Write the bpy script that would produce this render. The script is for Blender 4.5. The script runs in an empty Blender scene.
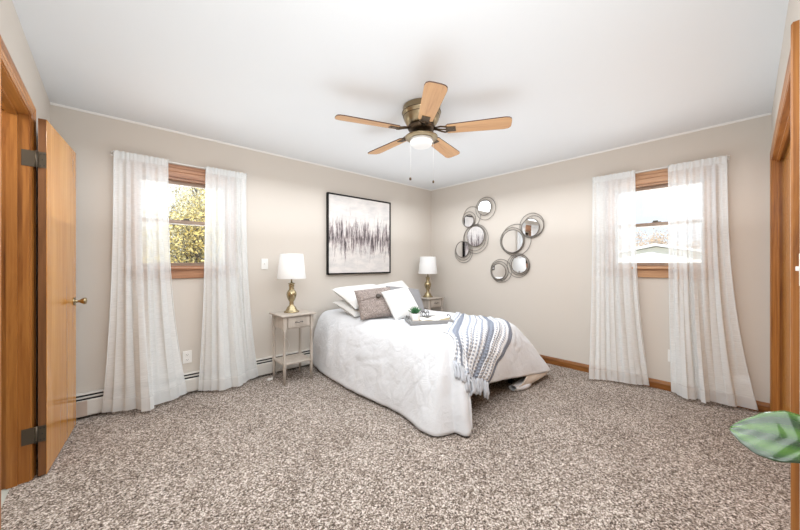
import bpy, bmesh, math, random
from math import sin, cos, pi, radians as R
from mathutils import Vector, Matrix, noise as mnoise
from mathutils.bvhtree import BVHTree
random.seed(7)
S = bpy.context.scene
COL = S.collection

# ------------------------------------------------------------------ camera
cam_d = bpy.data.cameras.new('camera'); cam = bpy.data.objects.new('camera', cam_d); COL.objects.link(cam)
cam.location = (-3.96, -3.571, 1.2238)
cam.rotation_euler = (R(90), 0, 0.83102 - pi/2)
cam_d.sensor_width = 36; cam_d.lens = 318.1/800*36; cam_d.shift_y = -2/800
cam_d.clip_start = .03; cam_d.clip_end = 300
S.camera = cam

# ------------------------------------------------------------------ world, sun, lights, exposure
S.view_settings.view_transform = 'Standard'; S.view_settings.look = 'None'
S.view_settings.gamma = 1; S.view_settings.use_curve_mapping = False
S.view_settings.exposure = 0.17
w = bpy.data.worlds.new('sky'); S.world = w; w.use_nodes = True
nt = w.node_tree; nt.nodes.clear()
out = nt.nodes.new('ShaderNodeOutputWorld'); bg = nt.nodes.new('ShaderNodeBackground')
tc = nt.nodes.new('ShaderNodeTexCoord'); nz = nt.nodes.new('ShaderNodeTexNoise'); cr = nt.nodes.new('ShaderNodeValToRGB')
nz.inputs['Scale'].default_value = 1.3; nz.inputs['Detail'].default_value = 4
cr.color_ramp.elements[0].position = .42; cr.color_ramp.elements[0].color = (.62, .76, .95, 1)
cr.color_ramp.elements[1].position = .62; cr.color_ramp.elements[1].color = (.95, .97, 1, 1)
nt.links.new(tc.outputs['Generated'], nz.inputs['Vector']); nt.links.new(nz.outputs['Fac'], cr.inputs['Fac'])
nt.links.new(cr.outputs['Color'], bg.inputs['Color']); nt.links.new(bg.outputs[0], out.inputs[0])
bg.inputs['Strength'].default_value = 1.15

def light(name, kind, loc, energy, color=(1, 1, 1), rot=(0, 0, 0), size=1., size_y=None):
    d = bpy.data.lights.new(name, kind); d.energy = energy; d.color = color
    if kind == 'AREA':
        d.size = size
        if size_y: d.shape = 'RECTANGLE'; d.size_y = size_y
    elif kind == 'SUN': d.angle = R(3)
    else: d.shadow_soft_size = size
    o = bpy.data.objects.new(name, d); COL.objects.link(o); o.location = loc; o.rotation_euler = rot
    return o
light('sun', 'SUN', (0, 0, 8), 5.0, (1, .97, .92), (R(58), 0, R(-58)))            # from behind the house, lights the garden
light('hall_fill', 'POINT', (-4.95, -1.3, 2.2), 22, (1, .96, .9), size=.12)  # unseen fill lamp added in the hall to brighten the room through the doorway
light('ceiling_fill', 'AREA', (-2.2, -1.95, 1.5), 27, (.92, .96, 1), (R(180), 0, 0), 4.0, 3.4)   # unseen fill added inside the room, turned up to the ceiling
light('corner_fill', 'AREA', (-3.45, -3.1, 2.25), 17, (.97, .985, 1), (R(68), 0, R(-43)), .9)  # unseen fill added near the camera, brightens curtains, walls and bed
light('room_fill', 'AREA', (-2.15, -1.85, 2.17), 64, (.92, .96, 1), (0, 0, 0), 3.6, 3.1)  # added downward fill with no fixture, evens out walls and floor
light('window_daylight_back', 'AREA', (-3.42, .30, 1.6), 7, (.93, .97, 1), (R(-80), 0, 0), .66, .8)
light('window_daylight_right', 'AREA', (.30, -2.95, 1.6), 7, (.93, .97, 1), (0, R(80), 0), .8, .66)

# ------------------------------------------------------------------ materials
def mat(name, col=(.8, .8, .8), rough=.6, metal=0., spec=.5, **k):
    m = bpy.data.materials.new(name); m.use_nodes = True
    b = m.node_tree.nodes['Principled BSDF']
    b.inputs['Base Color'].default_value = (*col, 1); b.inputs['Roughness'].default_value = rough
    b.inputs['Metallic'].default_value = metal; b.inputs['Specular IOR Level'].default_value = spec
    for a, v in k.items(): b.inputs[a.replace('_', ' ')].default_value = v
    return m
def nd(m, t): return m.node_tree.nodes.new('ShaderNode' + t)
def lk(m, a, b): m.node_tree.links.new(a, b)
def bs(m): return m.node_tree.nodes['Principled BSDF']
def coords(m, scale=(1, 1, 1), rot=(0, 0, 0), src='Object'):
    t = nd(m, 'TexCoord'); mp = nd(m, 'Mapping'); mp.inputs['Scale'].default_value = scale; mp.inputs['Rotation'].default_value = rot
    lk(m, t.outputs[src], mp.inputs['Vector']); return mp.outputs['Vector']
def noise(m, vec, scale, detail=3, rough=.5, dist=0):
    n = nd(m, 'TexNoise'); n.inputs['Scale'].default_value = scale; n.inputs['Detail'].default_value = detail
    n.inputs['Roughness'].default_value = rough; n.inputs['Distortion'].default_value = dist
    lk(m, vec, n.inputs['Vector']); return n.outputs['Fac']
def ramp(m, fac, stops):
    r = nd(m, 'ValToRGB'); e = r.color_ramp.elements
    while len(e) > 1: e.remove(e[-1])
    e[0].position = stops[0][0]; e[0].color = (*stops[0][1], 1)
    for p, c in stops[1:]:
        x = e.new(p); x.color = (*c, 1)
    lk(m, fac, r.inputs['Fac']); return r.outputs['Color']
def bump(m, h, strength=.3, dist=.01):
    b = nd(m, 'Bump'); b.inputs['Strength'].default_value = strength; b.inputs['Distance'].default_value = dist
    lk(m, h, b.inputs['Height']); lk(m, b.outputs['Normal'], bs(m).inputs['Normal'])

def wood(name, dark, mid, light_, axis='z', rough=.35, grain=1., src='Object'):
    m = mat(name, mid, rough)
    st = {'z': (9, 9, .7), 'x': (.7, 9, 9), 'y': (9, .7, 9)}[axis]
    v = coords(m, tuple(s*grain for s in st), src=src)
    n1 = noise(m, v, 1.6, 5, .6, 1.2)
    v2 = coords(m, tuple(s*12*grain if s > 1 else s*3 for s in st), src=src)
    n2 = noise(m, v2, 1.2, 2, .5)
    mx = nd(m, 'Math'); mx.operation = 'MULTIPLY_ADD'; lk(m, n2, mx.inputs[0]); mx.inputs[1].default_value = .35
    lk(m, n1, mx.inputs[2])
    c = ramp(m, mx.outputs[0], [(.42, dark), (.62, mid), (.85, light_)])
    lk(m, c, bs(m).inputs['Base Color']); bump(m, n2, .08, .002)
    return m
M = {}
M['wall'] = mat('wall_paint', (.665, .615, .555), .85, spec=.2)
v = coords(M['wall'], (1, 1, 1)); bump(M['wall'], noise(M['wall'], v, 90, 3), .12, .002)
M['ceiling'] = mat('ceiling_paint', (.755, .775, .79), .9, spec=.1)
v = coords(M['ceiling']); bump(M['ceiling'], noise(M['ceiling'], v, 60, 3), .15, .002)
M['white'] = mat('white_paint', (.82, .81, .79), .45)
M['plastic'] = mat('white_plastic', (.86, .85, .82), .35)
M['heater'] = mat('heater_enamel', (.66, .64, .60), .4)
M['slot'] = mat('dark_slot', (.02, .02, .02), .6)
M['trimz'] = wood('oak_trim_upright', (.16, .05, .010), (.35, .13, .025), (.50, .21, .05), 'z')
M['trimx'] = wood('oak_trim_level_x', (.16, .05, .010), (.35, .13, .025), (.50, .21, .05), 'x')
M['trimy'] = wood('oak_trim_level_y', (.16, .05, .010), (.35, .13, .025), (.50, .21, .05), 'y')
M['base'] = wood('oak_baseboard', (.09, .028, .006), (.21, .075, .014), (.32, .13, .03), 'y')
M['winx'] = wood('window_wood_x', (.20, .085, .045), (.36, .17, .09), (.50, .27, .15), 'x')
M['winy'] = wood('window_wood_y', (.24, .11, .05), (.42, .22, .11), (.56, .33, .18), 'y')
M['sash'] = wood('sash_wood', (.16, .10, .07), (.26, .18, .13), (.36, .26, .19), 'x')
M['winz'] = wood('window_wood_z', (.22, .10, .05), (.38, .19, .10), (.52, .3, .17), 'z')
M['doorwood'] = wood('door_veneer', (.44, .15, .018), (.58, .24, .035), (.70, .34, .075), 'z', .22, .6)
M['doorwood'].node_tree.nodes['Principled BSDF'].inputs['Coat Weight'].default_value = .4
M['jamb'] = wood('jamb_oak', (.15, .045, .006), (.30, .105, .016), (.42, .17, .035), 'z', .4)
M['edge'] = wood('door_edge_wood', (.10, .035, .01), (.18, .07, .02), (.24, .10, .035), 'z', .5)
M['brass'] = mat('antique_brass', (.42, .345, .21), .24, 1.)
M['hinge'] = mat('aged_hinge_metal', (.12, .10, .075), .45, .8)
M['fanmetal'] = mat('brushed_antique_brass', (.34, .27, .17), .28, 1.)
M['fandark'] = mat('dark_bronze', (.10, .07, .045), .4, .9)
M['blade'] = wood('blade_wood', (.44, .22, .09), (.56, .31, .14), (.64, .38, .18), 'x', .4, 1.)
M['bladeedge'] = mat('blade_edge', (.10, .05, .03), .5)
M['opal'] = mat('opal_glass', (.78, .775, .76), .3)
M['bed'] = mat('comforter_cotton', (.73, .745, .77), .9, spec=.15, Sheen_Weight=.2)
v = coords(M['bed']); n = noise(M['bed'], v, 9, 5, .65, .6); bump(M['bed'], n, .5, .025)
M['lining'] = mat('comforter_lining', (.70, .62, .54), .9, spec=.1)
M['linen'] = mat('pillow_linen', (.73, .72, .70), .9, spec=.1)
v = coords(M['linen']); bump(M['linen'], noise(M['linen'], v, 14, 4, .6, .5), .35, .02)
M['knit'] = mat('white_knit', (.76, .755, .74), .95, spec=.1)
v = coords(M['knit'], (1, 1, 1)); bump(M['knit'], noise(M['knit'], v, 160, 2), .5, .004)
M['tweed'] = mat('taupe_tweed', (.3, .25, .23), .95, spec=.1)
v = coords(M['tweed'], (1, 1, 1)); n = noise(M['tweed'], v, 130, 3, .7)
lk(M['tweed'], ramp(M['tweed'], n, [(.35, (.13, .10, .095)), (.5, (.30, .25, .225)), (.66, (.50, .44, .41))]), bs(M['tweed']).inputs['Base Color'])
bump(M['tweed'], n, .5, .004)
M['greyfab'] = mat('grey_sham', (.27, .265, .27), .95, spec=.1)
M['button'] = mat('dark_button', (.05, .035, .025), .35)
M['stand'] = mat('washed_grey_paint', (.52, .47, .41), .55)
v = coords(M['stand'], (14, 14, 2)); n = noise(M['stand'], v, 2, 4)
lk(M['stand'], ramp(M['stand'], n, [(.3, (.41, .36, .31)), (.7, (.51, .455, .40))]), bs(M['stand']).inputs['Base Color'])
M['handle'] = mat('pewter', (.16, .15, .14), .35, .9)
M['shade'] = mat('lamp_shade_fabric', (.78, .775, .76), .9, spec=.1)
v = coords(M['shade']); bump(M['shade'], noise(M['shade'], v, 200, 2), .2, .002)
M['black'] = mat('black_frame', (.008, .007, .007), .5, spec=.2)
M['mirror'] = mat('mirror_glass', (.86, .87, .88), .015, 1.)
M['ring'] = mat('ring_metal', (.23, .21, .19), .4, .8)
M['mattress'] = mat('mattress_ticking', (.7, .7, .7), .9)
M['tray'] = mat('grey_tray_wood', (.30, .30, .30), .6)
M['ceramic'] = mat('white_ceramic', (.82, .80, .78), .3)
M['leafdark'] = mat('succulent_green', (.05, .18, .07), .5)
M['paper'] = mat('book_paper', (.85, .82, .76), .8)
M['paperedge'] = mat('page_edges', (.72, .62, .42), .8)
M['tile'] = mat('hall_tile', (.55, .58, .54), .3)
M['cord'] = mat('cord_white', (.75, .73, .70), .5)
M['mug'] = mat('cream_mug', (.80, .75, .69), .35)

# leaf close to the camera
m = M['bigleaf'] = mat('glossy_leaf', (.07, .19, .02), .17, spec=.6, Coat_Weight=.35, Coat_Roughness=.05)
v = coords(m, (1, 1, 1), src='UV'); wv = nd(m, 'TexWave'); wv.wave_type = 'BANDS'; wv.bands_direction = 'Y'
wv.inputs['Scale'].default_value = .8; wv.inputs['Distortion'].default_value = 1.5; wv.inputs['Detail'].default_value = 1; lk(m, v, wv.inputs['Vector'])
lk(m, ramp(m, wv.outputs['Fac'], [(0, (.012, .045, .006)), (.55, (.03, .10, .008)), (1, (.06, .16, .012))]), bs(m).inputs['Base Color'])
bump(m, wv.outputs['Fac'], .12, .002)

# carpet
m = M['carpet'] = mat('frieze_carpet', (.3, .26, .22), .98, spec=.05, Sheen_Weight=.15)
v = coords(m)
def vor(scale):
    t = nd(m, 'TexVoronoi'); t.inputs['Scale'].default_value = scale; lk(m, v, t.inputs['Vector'])
    sp = nd(m, 'SeparateColor'); lk(m, t.outputs['Color'], sp.inputs[0]); return sp.outputs[0], t.outputs['Distance']
a, da = vor(190); b2, db = vor(112)
mx = nd(m, 'Mix'); mx.data_type = 'FLOAT'; mx.inputs[0].default_value = .42; lk(m, a, mx.inputs[2]); lk(m, b2, mx.inputs[3])
n1 = noise(m, v, 2.2, 4, .6)
ad = nd(m, 'Math'); ad.operation = 'MULTIPLY_ADD'; lk(m, n1, ad.inputs[0]); ad.inputs[1].default_value = .22; lk(m, mx.outputs[0], ad.inputs[2])
lk(m, ramp(m, ad.outputs[0], [(.25, (.045, .03, .022)), (.43, (.15, .11, .084)), (.59, (.305, .245, .20)), (.77, (.51, .43, .37)), (.94, (.84, .77, .71))]), bs(m).inputs['Base Color'])
bump(m, mx.outputs[0], .9, .012)

# painting
m = M['art'] = mat('abstract_canvas', (.8, .8, .8), .7)
v = coords(m, (30, 1, 3.6)); n1 = noise(m, v, 1., 5, .8, .3)
vb = coords(m, (3.2, 1, 9)); n3 = noise(m, vb, 1.3, 3, .6)
sp = nd(m, 'SeparateXYZ'); t = nd(m, 'TexCoord'); lk(m, t.outputs['Object'], sp.inputs[0])
zz = nd(m, 'MapRange'); zz.inputs['From Min'].default_value = 0; zz.inputs['From Max'].default_value = .42; zz.inputs['To Min'].default_value = .13; zz.inputs['To Max'].default_value = -.15
az = nd(m, 'Math'); az.operation = 'ABSOLUTE'; sh = nd(m, 'Math'); sh.operation = 'ADD'; sh.inputs[1].default_value = .03
nx = noise(m, coords(m, (9, 0, 0)), 1., 2, .6); sx_ = nd(m, 'Math'); sx_.operation = 'MULTIPLY_ADD'; lk(m, nx, sx_.inputs[0]); sx_.inputs[1].default_value = .5; sx_.inputs[2].default_value = -.25
sz_ = nd(m, 'Math'); sz_.operation = 'ADD'; lk(m, sp.outputs['Z'], sz_.inputs[0]); lk(m, sx_.outputs[0], sz_.inputs[1]); lk(m, sz_.outputs[0], sh.inputs[0]); lk(m, sh.outputs[0], az.inputs[0]); lk(m, az.outputs[0], zz.inputs['Value'])
s1 = nd(m, 'Math'); s1.operation = 'ADD'; lk(m, n1, s1.inputs[0]); lk(m, zz.outputs[0], s1.inputs[1])
c1 = ramp(m, s1.outputs[0], [(.50, (.76, .735, .72)), (.575, (.46, .41, .41)), (.64, (.19, .155, .165)), (.73, (.035, .03, .035))])
c2 = ramp(m, n3, [(.35, (.80, .80, .80)), (.6, (.98, .96, .94))])
mm = nd(m, 'Mix'); mm.data_type = 'RGBA'; mm.blend_type = 'MULTIPLY'; mm.inputs[0].default_value = 1
lk(m, c1, mm.inputs[6]); lk(m, c2, mm.inputs[7]); lk(m, mm.outputs[2], bs(m).inputs['Base Color']); bump(m, n1, .3, .003)

# sheer curtain: part open weave (transparent), part white thread
m = M['sheer'] = bpy.data.materials.new('sheer_voile'); m.use_nodes = True; m.node_tree.nodes.clear()
o_ = nd(m, 'OutputMaterial'); d_ = nd(m, 'BsdfDiffuse'); t_ = nd(m, 'BsdfTranslucent'); tr = nd(m, 'BsdfTransparent')
d_.inputs[0].default_value = (.91, .94, .945, 1); t_.inputs[0].default_value = (.88, .88, .88, 1)
m1 = nd(m, 'MixShader'); m1.inputs[0].default_value = .16; lk(m, d_.outputs[0], m1.inputs[1]); lk(m, t_.outputs[0], m1.inputs[2])
v = coords(m, (5, 260, 1), src='UV'); n1 = noise(m, v, 2., 3, .7)
mr = nd(m, 'MapRange'); mr.inputs['From Min'].default_value = .3; mr.inputs['From Max'].default_value = .7; mr.inputs['To Min'].default_value = .60; mr.inputs['To Max'].default_value = .76
lk(m, n1, mr.inputs['Value'])
m2 = nd(m, 'MixShader'); lk(m, mr.outputs[0], m2.inputs[0]); lk(m, tr.outputs[0], m2.inputs[1]); lk(m, m1.outputs[0], m2.inputs[2]); lk(m, m2.outputs[0], o_.inputs[0])
m = M['sheerhem'] = bpy.data.materials.new('sheer_hem_double'); m.use_nodes = True; m.node_tree.nodes.clear()
o_ = nd(m, 'OutputMaterial'); d_ = nd(m, 'BsdfDiffuse'); t_ = nd(m, 'BsdfTranslucent'); tr = nd(m, 'BsdfTransparent')
d_.inputs[0].default_value = (.91, .94, .945, 1); t_.inputs[0].default_value = (.9, .89, .88, 1)
m1 = nd(m, 'MixShader'); m1.inputs[0].default_value = .4; lk(m, d_.outputs[0], m1.inputs[1]); lk(m, t_.outputs[0], m1.inputs[2])
m2 = nd(m, 'MixShader'); m2.inputs[0].default_value = .86; lk(m, tr.outputs[0], m2.inputs[1]); lk(m, m1.outputs[0], m2.inputs[2]); lk(m, m2.outputs[0], o_.inputs[0])
# window glass
m = M['glass'] = bpy.data.materials.new('window_glass'); m.use_nodes = True; m.node_tree.nodes.clear()
o_ = nd(m, 'OutputMaterial'); g_ = nd(m, 'BsdfGlossy'); g_.inputs['Roughness'].default_value = .01; tr = nd(m, 'BsdfTransparent'); tr.inputs[0].default_value = (.97, .98, .98, 1)
fr = nd(m, 'Fresnel'); fr.inputs[0].default_value = 1.3; m2 = nd(m, 'MixShader'); lk(m, fr.outputs[0], m2.inputs[0]); lk(m, tr.outputs[0], m2.inputs[1]); lk(m, g_.outputs[0], m2.inputs[2]); lk(m, m2.outputs[0], o_.inputs[0])
# throw stripes (UV: x along the length, y across the width)
m = M['throw'] = mat('striped_throw', (.7, .7, .7), .95, spec=.05)
t = nd(m, 'TexCoord'); sp = nd(m, 'SeparateXYZ'); lk(m, t.outputs['UV'], sp.inputs[0])
W, D_, B_ = (.80, .81, .83), (.27, .30, .365), (.42, .46, .54)
st = []
def stripe(fn, n=30):
    pass
base = ramp(m, sp.outputs['Y'], [(0, W), (.06, W), (.07, B_), (.09, B_), (.10, W), (.15, W), (.16, D_), (.23, D_), (.24, W), (.31, W), (.32, B_), (.335, B_), (.345, W), (.40, W), (.41, B_), (.425, B_), (.435, W), (.52, W), (.53, B_), (.545, B_), (.555, W), (.60, W), (.61, D_), (.68, D_), (.69, W), (.76, W), (.77, B_), (.785, B_), (.80, W), (.93, W), (.94, D_), (1, D_)])
base.node.color_ramp.interpolation = 'LINEAR'
w1 = nd(m, 'TexWave'); w1.bands_direction = 'Y'; w1.inputs['Scale'].default_value = 5.5; w1.inputs['Distortion'].default_value = .6
w2 = nd(m, 'TexWave'); w2.bands_direction = 'X'; w2.inputs['Scale'].default_value = 13; w2.inputs['Distortion'].default_value = .8
lk(m, t.outputs['UV'], w1.inputs['Vector']); lk(m, t.outputs['UV'], w2.inputs['Vector'])
mu = nd(m, 'Math'); mu.operation = 'MULTIPLY'; lk(m, w1.outputs['Fac'], mu.inputs[0]); lk(m, w2.outputs['Fac'], mu.inputs[1])
f2 = nd(m, 'MapRange'); f2.inputs['From Min'].default_value = .22; f2.inputs['From Max'].default_value = .5; f2.inputs['To Min'].default_value = 0; f2.inputs['To Max'].default_value = .8; lk(m, mu.outputs[0], f2.inputs['Value'])
mm = nd(m, 'Mix'); mm.data_type = 'RGBA'; lk(m, f2.outputs[0], mm.inputs[0]); lk(m, base, mm.inputs[6]); mm.inputs[7].default_value = (.33, .37, .45, 1)
lk(m, mm.outputs[2], bs(m).inputs['Base Color']); bump(m, mu.outputs[0], .8, .012)
M['tassel'] = mat('tassel_yarn', (.56, .585, .63), .95, spec=.05)
# outdoors
M['bark'] = mat('bark', (.10, .08, .065), .9)
M['barkpale'] = mat('bark_pale', (.33, .27, .22), .9)
M['leafy'] = mat('leaf_yellow', (.78, .62, .22), .7); M['leafo'] = mat('leaf_olive', (.45, .38, .18), .7); M['leafp'] = mat('leaf_pale', (.85, .78, .5), .7)
M['ground'] = mat('lawn', (.35, .36, .18), .95)
v = coords(M['ground']); lk(M['ground'], ramp(M['ground'], noise(M['ground'], v, 1.5, 5), [(.35, (.38, .36, .22)), (.6, (.6, .54, .38))]), bs(M['ground']).inputs['Base Color'])
M['leafb'] = mat('leaf_beige', (.62, .46, .32), .8)
M['siding'] = mat('white_siding', (.88, .88, .88), .7); M['roofing'] = mat('pale_roof', (.72, .72, .74), .8)

# ------------------------------------------------------------------ mesh helpers
class MB:
    def __init__(s): s.v = []; s.f = []; s.uv = {}; s.smooth = []
    def add(s, vs, fs, smooth=False, uvs=None):
        o = len(s.v); s.v += [tuple(x) for x in vs]
        for i, f in enumerate(fs):
            if uvs: s.uv[len(s.f)] = [uvs[k] for k in f]
            s.f.append(tuple(k+o for k in f)); s.smooth.append(smooth)
        return s
    def box(s, x0, x1, y0, y1, z0, z1, bev=0.):
        b = min(bev, (x1-x0)*.45, (y1-y0)*.45, (z1-z0)*.45)
        if b <= 0:
            vs = [(x, y, z) for z in (z0, z1) for y in (y0, y1) for x in (x0, x1)]
            return s.add(vs, [(0, 2, 3, 1), (4, 5, 7, 6), (0, 1, 5, 4), (2, 6, 7, 3), (0, 4, 6, 2), (1, 3, 7, 5)])
        bm = bmesh.new(); bmesh.ops.create_cube(bm, size=1)
        for q in bm.verts: q.co = Vector(((x0+x1)/2+q.co.x*(x1-x0), (y0+y1)/2+q.co.y*(y1-y0), (z0+z1)/2+q.co.z*(z1-z0)))
        bmesh.ops.bevel(bm, geom=bm.edges[:], offset=b, segments=2, profile=.5, affect='EDGES')
        bm.verts.index_update(); vs = [q.co.copy() for q in bm.verts]; fs = [[q.index for q in f.verts] for f in bm.faces]; bm.free()
        return s.add(vs, fs)
    def tube(s, pts, r, n=8, cap=True):
        pts = [Vector(p) for p in pts]; rr = r if isinstance(r, (list, tuple)) else [r]*len(pts)
        vs = []; up = None
        for i, p in enumerate(pts):
            t = (pts[min(i+1, len(pts)-1)]-pts[max(i-1, 0)]).normalized()
            if up is None: up = Vector((0, 0, 1)) if abs(t.z) < .9 else Vector((1, 0, 0))
            a = t.cross(up).normalized(); b = a.cross(t).normalized(); up = b
            for k in range(n):
                q = 2*pi*k/n; vs.append(p+(a*cos(q)+b*sin(q))*rr[i])
        fs = [(i*n+k, i*n+(k+1) % n, (i+1)*n+(k+1) % n, (i+1)*n+k) for i in range(len(pts)-1) for k in range(n)]
        if cap: fs += [tuple(range(n))[::-1], tuple((len(pts)-1)*n+k for k in range(n))]
        return s.add(vs, fs, True)
    def lathe(s, prof, n=32, c=(0, 0, 0), M4=None, close=False):
        vs = []
        for r, z in prof:
            for k in range(n):
                q = 2*pi*k/n; p = Vector((c[0]+r*cos(q), c[1]+r*sin(q), c[2]+z)); vs.append(M4 @ p if M4 else p)
        L = len(prof)
        fs = [(i*n+k, i*n+(k+1) % n, (i+1)*n+(k+1) % n, (i+1)*n+k) for i in range(L-1) for k in range(n)]
        if prof[0][0] > 1e-5: fs.append(tuple(range(n))[::-1])
        if prof[-1][0] > 1e-5: fs.append(tuple((L-1)*n+k for k in range(n)))
        return s.add(vs, fs, True)
    def torus(s, c, Rr, r, ax1, ax2, n=48, k=6):
        c, ax1, ax2 = Vector(c), Vector(ax1), Vector(ax2); nn = ax1.cross(ax2); vs = []
        for i in range(n):
            q = 2*pi*i/n; d = ax1*cos(q)+ax2*sin(q)
            for j in range(k):
                p = 2*pi*j/k; vs.append(c+d*(Rr+r*cos(p))+nn*(r*sin(p)))
        fs = [(i*k+j, ((i+1) % n)*k+j, ((i+1) % n)*k+(j+1) % k, i*k+(j+1) % k) for i in range(n) for j in range(k)]
        return s.add(vs, fs, True)
    def prism(s, poly, z0, z1):                                   # poly in xy
        n = len(poly); vs = [(x, y, z0) for x, y in poly]+[(x, y, z1) for x, y in poly]
        return s.add(vs, [tuple(range(n))[::-1], tuple(range(n, 2*n))]+[(i, (i+1) % n, n+(i+1) % n, n+i) for i in range(n)])
    def grid(s, fn, nu, nv, smooth=True, closeu=False):
        vs = []; uvs = []
        for j in range(nv+1):
            for i in range(nu+1):
                vs.append(fn(i/nu, j/nv)); uvs.append((i/nu, j/nv))
        fs = [(j*(nu+1)+i, j*(nu+1)+i+1, (j+1)*(nu+1)+i+1, (j+1)*(nu+1)+i) for j in range(nv) for i in range(nu)]
        return s.add(vs, fs, smooth, uvs)
    def xf(s, mtx):
        s.v = [tuple(mtx @ Vector(p)) for p in s.v]; return s
    def build(s, name, m, parent=None, origin=(0, 0, 0)):
        """vertices are given relative to the parent (or, with an origin, in world space)"""
        me = bpy.data.meshes.new(name); O = Vector(origin)
        me.from_pydata([tuple(Vector(p)-O) for p in s.v], [], s.f); me.update()
        for p, sm in zip(me.polygons, s.smooth): p.use_smooth = sm
        if s.uv:
            ul = me.uv_layers.new(name='UVMap')
            for p in me.polygons:
                u = s.uv.get(p.index)
                if u:
                    for k, li in enumerate(p.loop_indices): ul.data[li].uv = u[k]
        bm = bmesh.new(); bm.from_mesh(me); bmesh.ops.recalc_face_normals(bm, faces=bm.faces); bm.to_mesh(me); bm.free()
        me.materials.append(M[m] if isinstance(m, str) else m)
        o = bpy.data.objects.new(name, me); COL.objects.link(o); o.location = O
        if parent: o.parent = parent
        return o
def tag(o, label=None, cat=None, group=None, kind=None):
    for k, x in (('label', label), ('category', cat), ('group', group), ('kind', kind)):
        if x: o[k] = x
    return o
def empty(name, loc, rz=0, **k):
    o = bpy.data.objects.new(name, None); COL.objects.link(o); o.location = loc; o.rotation_euler = (0, 0, rz); o.empty_display_size = .1
    return tag(o, **k)
def struct(name, mb, m, origin=(0, 0, 0), parent=None):
    o = mb.build(name, m, parent, origin)
    if not parent: o['kind'] = 'structure'
    return o
def copy_tree(o, parent=None):
    c = o.copy(); COL.objects.link(c)
    if parent: c.parent = parent
    for ch in [x for x in list(bpy.data.objects) if x.parent == o]: copy_tree(ch, c)
    return c
def solid(o, t, off=-1):
    md = o.modifiers.new('thickness', 'SOLIDIFY'); md.thickness = t; md.offset = off; return o
def lerp(a, b, t): return a+(b-a)*t
def poly_at(pts, u):
    """point at arc fraction u on a polyline"""
    pts = [Vector(p) for p in pts]; L = [0]
    for a, b in zip(pts, pts[1:]): L.append(L[-1]+(b-a).length)
    d = u*L[-1]
    for i in range(len(pts)-1):
        if d <= L[i+1]+1e-9:
            return pts[i].lerp(pts[i+1], (d-L[i])/max(1e-9, L[i+1]-L[i]))
    return pts[-1]

H = 2.44; XL = -4.294; YF = -3.697
WA0, WA1 = -3.79, -3.06          # back window opening in x
WB0, WB1 = -3.32, -2.59          # right window opening in y
WZ0, WZ1 = 1.185, 2.015
DY0, DY1, DZ = -1.565, -.835, 2.07  # hall doorway in the left wall
CX0, CX1 = -2.04, -.085           # closet opening in the front wall
# ------------------------------------------------------------------ room shell
f = MB().grid(lambda u, v: (lerp(-4.36, 0, u), lerp(-3.80, 0, v), 0), 4, 4, False); struct('floor', f, 'carpet')
struct('floor_hall', MB().box(-6.0, -4.36, -2.6, .0, -.02, -.004), 'tile')
struct('ceiling', MB().box(-4.41, .12, -3.81, .12, H, H+.1), 'ceiling')
mb = MB(); mb.box(-4.41, WA0, 0, .12, 0, H); mb.box(WA1, .12, 0, .12, 0, H); mb.box(WA0, WA1, 0, .12, 0, WZ0); mb.box(WA0, WA1, 0, .12, WZ1, H); struct('wall_back', mb, 'wall')
mb = MB(); mb.box(0, .12, -3.81, WB0, 0, H); mb.box(0, .12, WB1, 0, 0, H); mb.box(0, .12, WB0, WB1, 0, WZ0); mb.box(0, .12, WB0, WB1, WZ1, H); struct('wall_right', mb, 'wall')
mb = MB(); mb.box(-4.40, XL, -3.81, DY0, 0, H); mb.box(-4.40, XL, DY1, 0, 0, H); mb.box(-4.40, XL, DY0, DY1, DZ, H); struct('wall_left', mb, 'wall')
mb = MB(); mb.box(XL, CX0, -3.81, YF, 0, H); mb.box(CX1, 0, -3.81, YF, 0, H); mb.box(CX0, CX1, -3.81, YF, 2.05, H); struct('wall_front', mb, 'wall')
mb = MB(); mb.box(-2.2, .12, -4.45, -4.40, 0, H); mb.box(-2.2, -2.15, -4.4, -3.81, 0, H); mb.box(.07, .12, -4.4, -3.81, 0, H); mb.box(-2.15, .07, -4.4, -3.81, H-.05, H); mb.box(-2.15, .07, -4.4, -3.81, -.05, 0); struct('wall_closet', mb, 'wall')
mb = MB(); mb.box(-6.05, -6.0, -2.6, 0, 0, H); mb.box(-6.0, -4.4, -2.65, -2.6, 0, H); mb.box(-6.0, -4.41, 0, .05, 0, H); mb.box(-6.0, -4.41, -2.6, 0, H, H+.05); struct('wall_hall', mb, 'wall')
# slim white caulk bead along the ceiling
struct('trim_1', MB().add([(XL, 0, H), (0, 0, H), (0, 0, H-.014), (XL, 0, H-.014), (XL, -.014, H), (0, -.014, H), (0, -.010, H-.010), (XL, -.010, H-.010)], [(3, 2, 6, 7), (7, 6, 5, 4)]), 'white')
struct('trim_2', MB().add([(0, YF, H), (0, 0, H), (0, 0, H-.014), (0, YF, H-.014), (-.014, YF, H), (-.014, 0, H), (-.010, 0, H-.010), (-.010, YF, H-.010)], [(3, 2, 6, 7), (7, 6, 5, 4)]), 'white')
# oak baseboard on the right wall: moulded top
mb = MB(); prof = [(0, 0), (-.016, 0), (-.016, .055), (-.012, .066), (-.009, .078), (-.004, .085), (0, .085)]
ys = (YF+.002, -.002); vs = [(x, y, z) for y in ys for x, z in prof]; n = len(prof)
mb.add(vs, [(i, (i+1) % n, n+(i+1) % n, n+i) for i in range(n)]+[tuple(range(n)), tuple(range(n, 2*n))]); struct('baseboard_right', mb, 'base')
mb = MB().box(-4.292, -2.30, YF+.001, YF+.017, 0, .085, .004); struct('baseboard_front', mb, 'trimx')
mb = MB().box(XL+.001, XL+.017, YF+.02, DY0-.07, 0, .085, .004); struct('baseboard_left', mb, 'trimy')

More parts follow.
